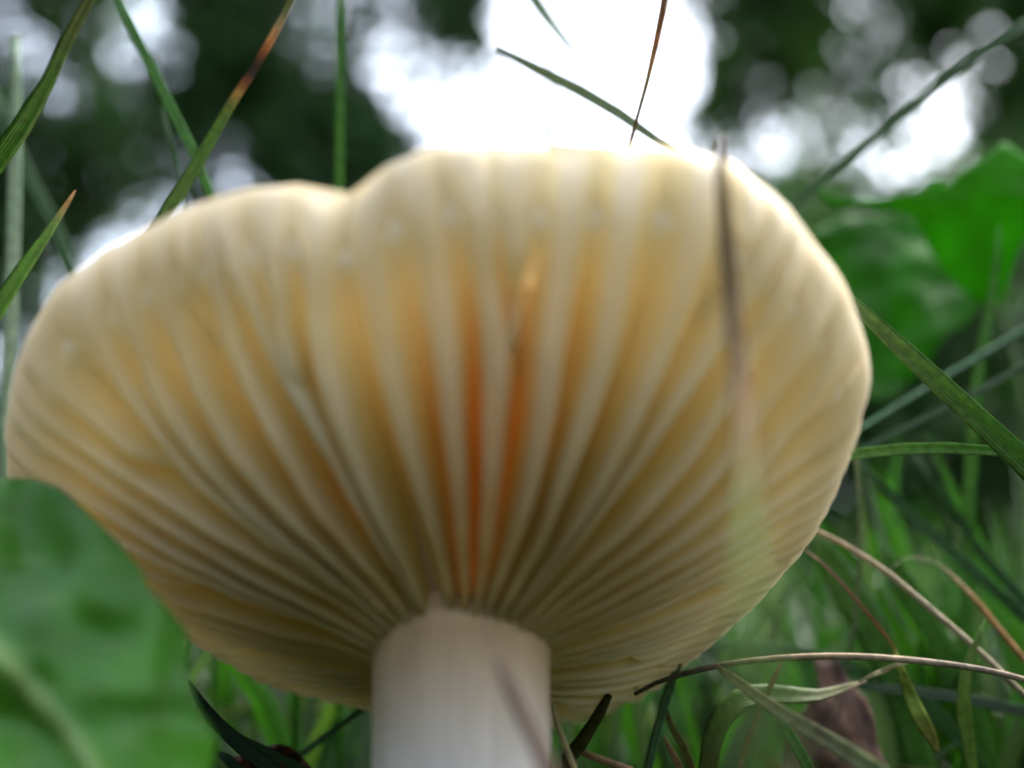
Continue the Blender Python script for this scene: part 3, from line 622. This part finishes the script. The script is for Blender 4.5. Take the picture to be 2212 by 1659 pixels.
RED = [(1610,590,612),(1622,565,640),(1636,505,652),(1650,512,665),(1680,520,690)]
sheet('dead_leaf', 'small reddish dead leaf under the dark blades by the stem', 'dead leaf', ('r', RED), lambda u, v: 9.0 - .002 * (v - 1630), 16, 14, M_DEAD,
      lambda u, v: np.array([.11, .045, .035]) * (1 + .4 * fbm(u / 20, v / 20, 4)), lambda u, v: .15 * fbm(u / 30, v / 30, 24))

def petiole(leaf, pts, w0):
    o = blade('petiole', None, pts, [w0] * len(pts), mono((.06, .12, .03)), root='b', cat=None, round_=True)
    o.parent = leaf; o.location = o.location - leaf.location
petiole(lobed_a, [(2395,430,12.15),(2430,470,12.3),(2470,600,12.4),(2500,850,12.4)], 16)
petiole(lobed_b, [(2125,612,13.6),(2160,680,13.8),(2200,850,14),(2215,1100,14)], 14)
# ------------------------------------------------------------------ sward
def sward(name, label, n, rmin, rmax, h0, h1, w0, w1, cols, seed, azr=58, flop=.5, az0=0):
    r_ = np.random.default_rng(seed); V, F, C = [], [], []
    stem_xy = cam2w(J)[:2]; cnt = 0
    while cnt < n:
        az = math.radians(az0 + r_.uniform(-azr, azr)); r = math.exp(r_.uniform(math.log(rmin), math.log(rmax)))
        x, y = r * math.sin(az), r * math.cos(az)
        if math.hypot(x - stem_xy[0], y - stem_xy[1] - .01) < .036: continue
        hgt = r_.uniform(h0, h1) * (1 + .6 * max(0, min(r, 3) - .3)); wd = r_.uniform(w0, w1) * (1 + .5 * max(0, min(r, 4) - .3))
        a = r_.uniform(0, 2 * math.pi); lean = r_.uniform(.1, 1.0) * flop; dx, dy = math.cos(a), math.sin(a)
        b = len(V); c = np.array(cols[r_.integers(len(cols))]) * r_.uniform(.6, 1.3); ns = 6
        fa = r_.uniform(0, 2 * math.pi); sx, sy = math.cos(fa), math.sin(fa)
        for i in range(ns):
            s = i / (ns - 1); off = lean * hgt * (s ** 2) * 1.3; z = hgt * (s - .35 * lean * s ** 2.5) - .003
            hw = wd * .5 * (1 - s ** 2.2) + .00005
            cx, cy = x + dx * off, y + dy * off
            V += [(cx - sx * hw, cy - sy * hw, z), (cx + sy * hw * .35, cy - sx * hw * .35, z - hw * .2), (cx + sx * hw, cy + sy * hw, z)]
            C += [c, c * .85, c]
        for i in range(ns - 1):
            k = b + i * 3; F += [[k, k + 1, k + 4, k + 3], [k + 1, k + 2, k + 5, k + 4]]
        cnt += 1
    tag(mesh_obj(name, V, F, M_GRASS, col=np.array(C)), label, 'grass', kind='stuff')
sward('grass', 'soft green meadow grass filling the ground behind the mushroom', 9000, .125, 2.2, .028, .075, .0016, .0042, [br(GREEN, .5), br(GREEN, .4), br(DEEP, .6), (.022, .08, .007), (.035, .07, .014), (.045, .08, .04)], 5)
sward('grass', 'dry tan straw scattered through the meadow grass', 500, .12, .8, .02, .06, .001, .002, [TAN, GREY, BROWN], 6, flop=1.1)
sward('grass', 'unseen tall grass added on the near side to shade the gills', 3000, .055, .5, .045, .11, .002, .0045, [OLIVE, DEEP, (.07, .07, .04), (.10, .075, .045)], 8, azr=112, flop=.25, az0=190)  # out of view, added to keep low light off the underside
sward('grass', 'short turf under the mushroom cap', 1600, .035, .14, .008, .018, .0012, .0025, [br(GREEN, .7), DEEP, GREY], 9, azr=50, flop=.6)
sward('grass', 'coarse tall grass spreading away under the trees', 3000, 2.0, 9.0, .10, .22, .006, .014, [GREEN, DEEP, (.07, .13, .03)], 7)

# ------------------------------------------------------------------ trees
def tube(P, rad, n=8):
    P = np.asarray(P, float); T = np.gradient(P, axis=0); V = []
    for p, t, r in zip(P, T, rad):
        t = t / np.linalg.norm(t); a = np.cross(t, [0, 0, 1.0] if abs(t[2]) < .9 else [1.0, 0, 0]); a /= np.linalg.norm(a); b = np.cross(t, a)
        for k in range(n):
            q = 2 * math.pi * k / n; V.append(p + a * r * math.cos(q) + b * r * math.sin(q))
    return V, grid_faces(len(P), n, True)
def leaves(centres, size, cols, r_):
    n = len(centres); d = r_.normal(size=(n, 3)); d[:, 2] -= .3; d /= np.linalg.norm(d, axis=1)[:, None]
    s = np.cross(d, r_.normal(size=(n, 3))); s /= np.linalg.norm(s, axis=1)[:, None]; nn = np.cross(d, s)
    L = size * r_.uniform(.7, 1.3, n)[:, None]
    V = np.stack([centres - d * L * .5, centres + s * L * .34 - d * L * .05 + nn * L * .08, centres + d * L * .55 - nn * L * .06, centres - s * L * .34 - d * L * .05 + nn * L * .08], 1).reshape(-1, 3)
    b = np.arange(n)[:, None] * 4
    F = np.vstack([b + [0, 1, 2], b + [0, 2, 3]])
    c = np.asarray(cols)[r_.integers(len(cols), size=n)] * r_.uniform(.7, 1.3, n)[:, None]
    return V, F, np.repeat(c, 4, axis=0)
FIELD = np.array([(20,30,1.2),(60,100,1.0),(170,30,2.2),(230,60,1.2),(330,50,.35),(350,110,.4),(280,180,.7),(100,200,.9),(180,170,1.4),(60,300,2.2),(200,300,2.5),(300,270,1.8),(360,240,2),(330,340,1.5),(280,390,2),(450,60,2.5),(520,30,2.2),(560,160,2.6),(440,170,2.5),(620,90,1.6),(640,250,2.6),(560,300,2.2),(650,350,2.6),(430,260,2.6),(470,340,1.5),(525,385,.15),(600,390,2),(340,440,.2),(420,420,1.6),(210,530,.05),(130,600,1.2),(110,620,.5),(100,450,2.4),(180,440,2.4),(30,500,2),(60,640,2),(20,760,1.0),(700,60,.7),(690,130,1.2),(760,90,1.0),(760,200,1.8),(800,280,2.4),(850,290,1.8),(720,330,2.5),(780,370,2.5),(850,60,1.1),(870,140,1.0),(930,80,1.4),(1000,40,2.8),(1020,90,2.2),(960,150,.9),(1050,140,.7),(860,210,.1),(950,230,0),(1050,220,0),(1020,215,.4),(1000,290,0),(1100,80,0),(1120,30,0),(1120,200,.4),(1190,240,.3),(1190,310,.4),(1240,60,.1),(1300,40,.2),(1250,300,0),(1300,130,0),(1400,60,0),(1450,30,.3),(1480,120,0),(1500,200,0),(1420,280,0),(1560,60,.7),(1650,40,2),(1700,60,2),(1600,110,1.3),(1700,130,1.8),(1760,30,1.6),(1850,20,.3),(1860,90,1.0),(1800,100,.8),(1560,210,2.2),(1530,230,1.5),(1640,215,.6),(1680,170,1.5),(1760,200,1.0),(1850,200,1.5),(1860,160,1.2),(1830,130,1.0),(1790,240,.1),(1690,330,0),(1640,290,.7),(1560,290,.2),(1600,330,.1),(1740,290,.6),(1930,140,.05),(1990,160,.1),(2050,230,0),(1960,210,.5),(1820,310,.05),(1930,350,0),(1880,380,.05),(2000,320,.5),(2080,300,.4),(2100,150,.3),(2050,60,1.3),(2000,40,2),(2130,40,1),(2200,40,2.4),(2200,210,2.2),(2160,100,.5),(2180,150,.6),(2130,200,.9),(2170,260,1.8),(2200,300,1.5),(1960,260,.7),(1720,400,1.2),(1800,420,1.2),(1830,60,.8),
 (300,800,2.2),(800,700,2),(1200,700,1.5),(1900,600,2.4),(2100,650,2.4),(2190,870,1.2),(1900,800,2.4),(2150,1000,2.5),(1900,1010,1.4),(1960,1100,2.5),(2300,400,2)])
def field(u, v):
    d = ((FIELD[:, 0] - u) ** 2 + (FIELD[:, 1] - v) ** 2 + 60) ** 2.0
    return float((FIELD[:, 2] / d).sum() / (1 / d).sum())
LEAF_A = .36      # area of a leaf relative to its length squared
def tree(name, label, u0, u1, v0, v1, dist, trunk_u, size, cols, seed, cell=46, trunk_r=.09, group=None, cat='tree'):
    r_ = np.random.default_rng(seed)
    bx = at(trunk_u, 1494, dist * 100)
    root = empty(name, (bx[0], bx[1], 0)); tag(root, label, cat, group)
    cents, tips = [], []
    u = u0
    while u < u1:
        v = v0
        while v < v1:
            uu, vv = u + r_.uniform(-.35, .35) * cell, v + r_.uniform(-.35, .35) * cell
            cov = field(uu, vv) if -150 < uu < 2360 and vv > -120 else 1.6
            cov = min(6, 1.25 * cov ** 2.2) if uu < 1130 else min(6, 3.0 * (cov + (.14 if uu > 1500 else 0)) ** 1.6) * r_.uniform(.8, 1.25)
            dd = dist + r_.uniform(-.45, .45); s = cell / FU * dd
            k = cov * s * s * 1.15 / (LEAF_A * .5 * size * size); k = int(k + r_.random())
            c = at(uu, vv, dd * 100)
            if c[2] > .1 and k > 0:
                cents.append(c + r_.normal(size=(k, 3)) * np.array([s * .42, .22, s * .42])); tips.append(c)
            v += cell
        u += cell
    top = at(trunk_u, max(v0, -250), dist * 100)
    zs = np.linspace(-.1, top[2], 9); wig = r_.normal(size=(9, 2)) * .05
    P = np.c_[bx[0] + np.cumsum(wig[:, 0]), bx[1] + np.cumsum(wig[:, 1]), zs]
    V, F = tube(P, trunk_r * np.linspace(1.2, .3, 9), 10)
    child('trunk', V, F, M_BARK, root)
    tips = np.array(tips)
    if len(tips):
        for q in r_.choice(len(tips), min(10, len(tips)), replace=False):
            e = tips[q]; k = min(range(9), key=lambda i: abs(P[i, 2] - (e[2] - .5 * math.hypot(e[0] - bx[0], e[1] - bx[1]))))
            L = spline(np.array([P[k], (P[k] + e) / 2 + [0, 0, .12], e]), 7)
            V, F = tube(L, np.linspace(.3, .06, 7) * trunk_r, 6); child('limb', V, F, M_BARK, root)
        V, F, c = leaves(np.vstack(cents), size, cols, r_)
        child('crown', V, F, M_TREE, root, smooth=False, col=c)
    return root
TG = [(.018, .055, .010), (.024, .07, .012), (.014, .042, .010)]
TG2 = [(.032, .085, .012), (.024, .065, .01), (.04, .1, .015)]
tree('broadleaf_tree', 'dark tree seen through the crossed grass blades', -900, 330, -450, 1000, 7.2, 120, .11, TG, 1)
tree('broadleaf_tree', 'dense dark tree behind the banded orange blade and the cap notch', 330, 1130, -450, 800, 6.4, 620, .10, TG, 2)
tree('broadleaf_tree', 'open leafed tree behind the brown broken-topped blade', 1160, 1800, -450, 700, 6.8, 1650, .10, TG2, 3)
tree('broadleaf_tree', 'loose leafed tree above the lobed bright green leaf', 1800, 3200, -450, 560, 6.0, 2330, .09, TG2, 4)
def shrub(label, u0, u1, vt, dist, seed):
    return tree('shrub', label, u0, u1, vt, 1480, dist, (u0 + u1) / 2, .06, TG, seed, cell=60, trunk_r=.03, cat='shrub')
shrub('dark leafy shrub behind the lobed bright green leaf', 1650, 2300, 470, 3.2, 21)
shrub('dark shrub in the shade beyond the puckered leaf', -700, 300, 950, 3.6, 22)
shrub('leafy shrub hidden beyond the white stem', 300, 1650, 1000, 4.2, 23)

# unseen woodland on the other sides, added to hold back low sky light
def added_woodland():
    r_ = np.random.default_rng(31); n = 16000
    az = r_.uniform(math.radians(50), math.radians(310), n); el = r_.uniform(0, 1, n) ** 1.0
    d = r_.uniform(5.5, 8.0, n); z = .05 + el * 3.6
    keep = np.array([noise.noise(Vector((a * 5, zz * .9, 2))) + noise.noise(Vector((a * 14, zz * 2.5, 6))) * .5 > -.22 for a, zz in zip(az, z)])
    C = np.c_[np.sin(az) * d, np.cos(az) * d, z][keep]
    V, F, c = leaves(C, .24, TG + TG2, r_)
    tag(mesh_obj('added_woodland', V, F, M_TREE, smooth=False, col=c), 'unseen woodland foliage added round the clearing to dim low sky light', 'added_woodland', kind='stuff')
added_woodland()
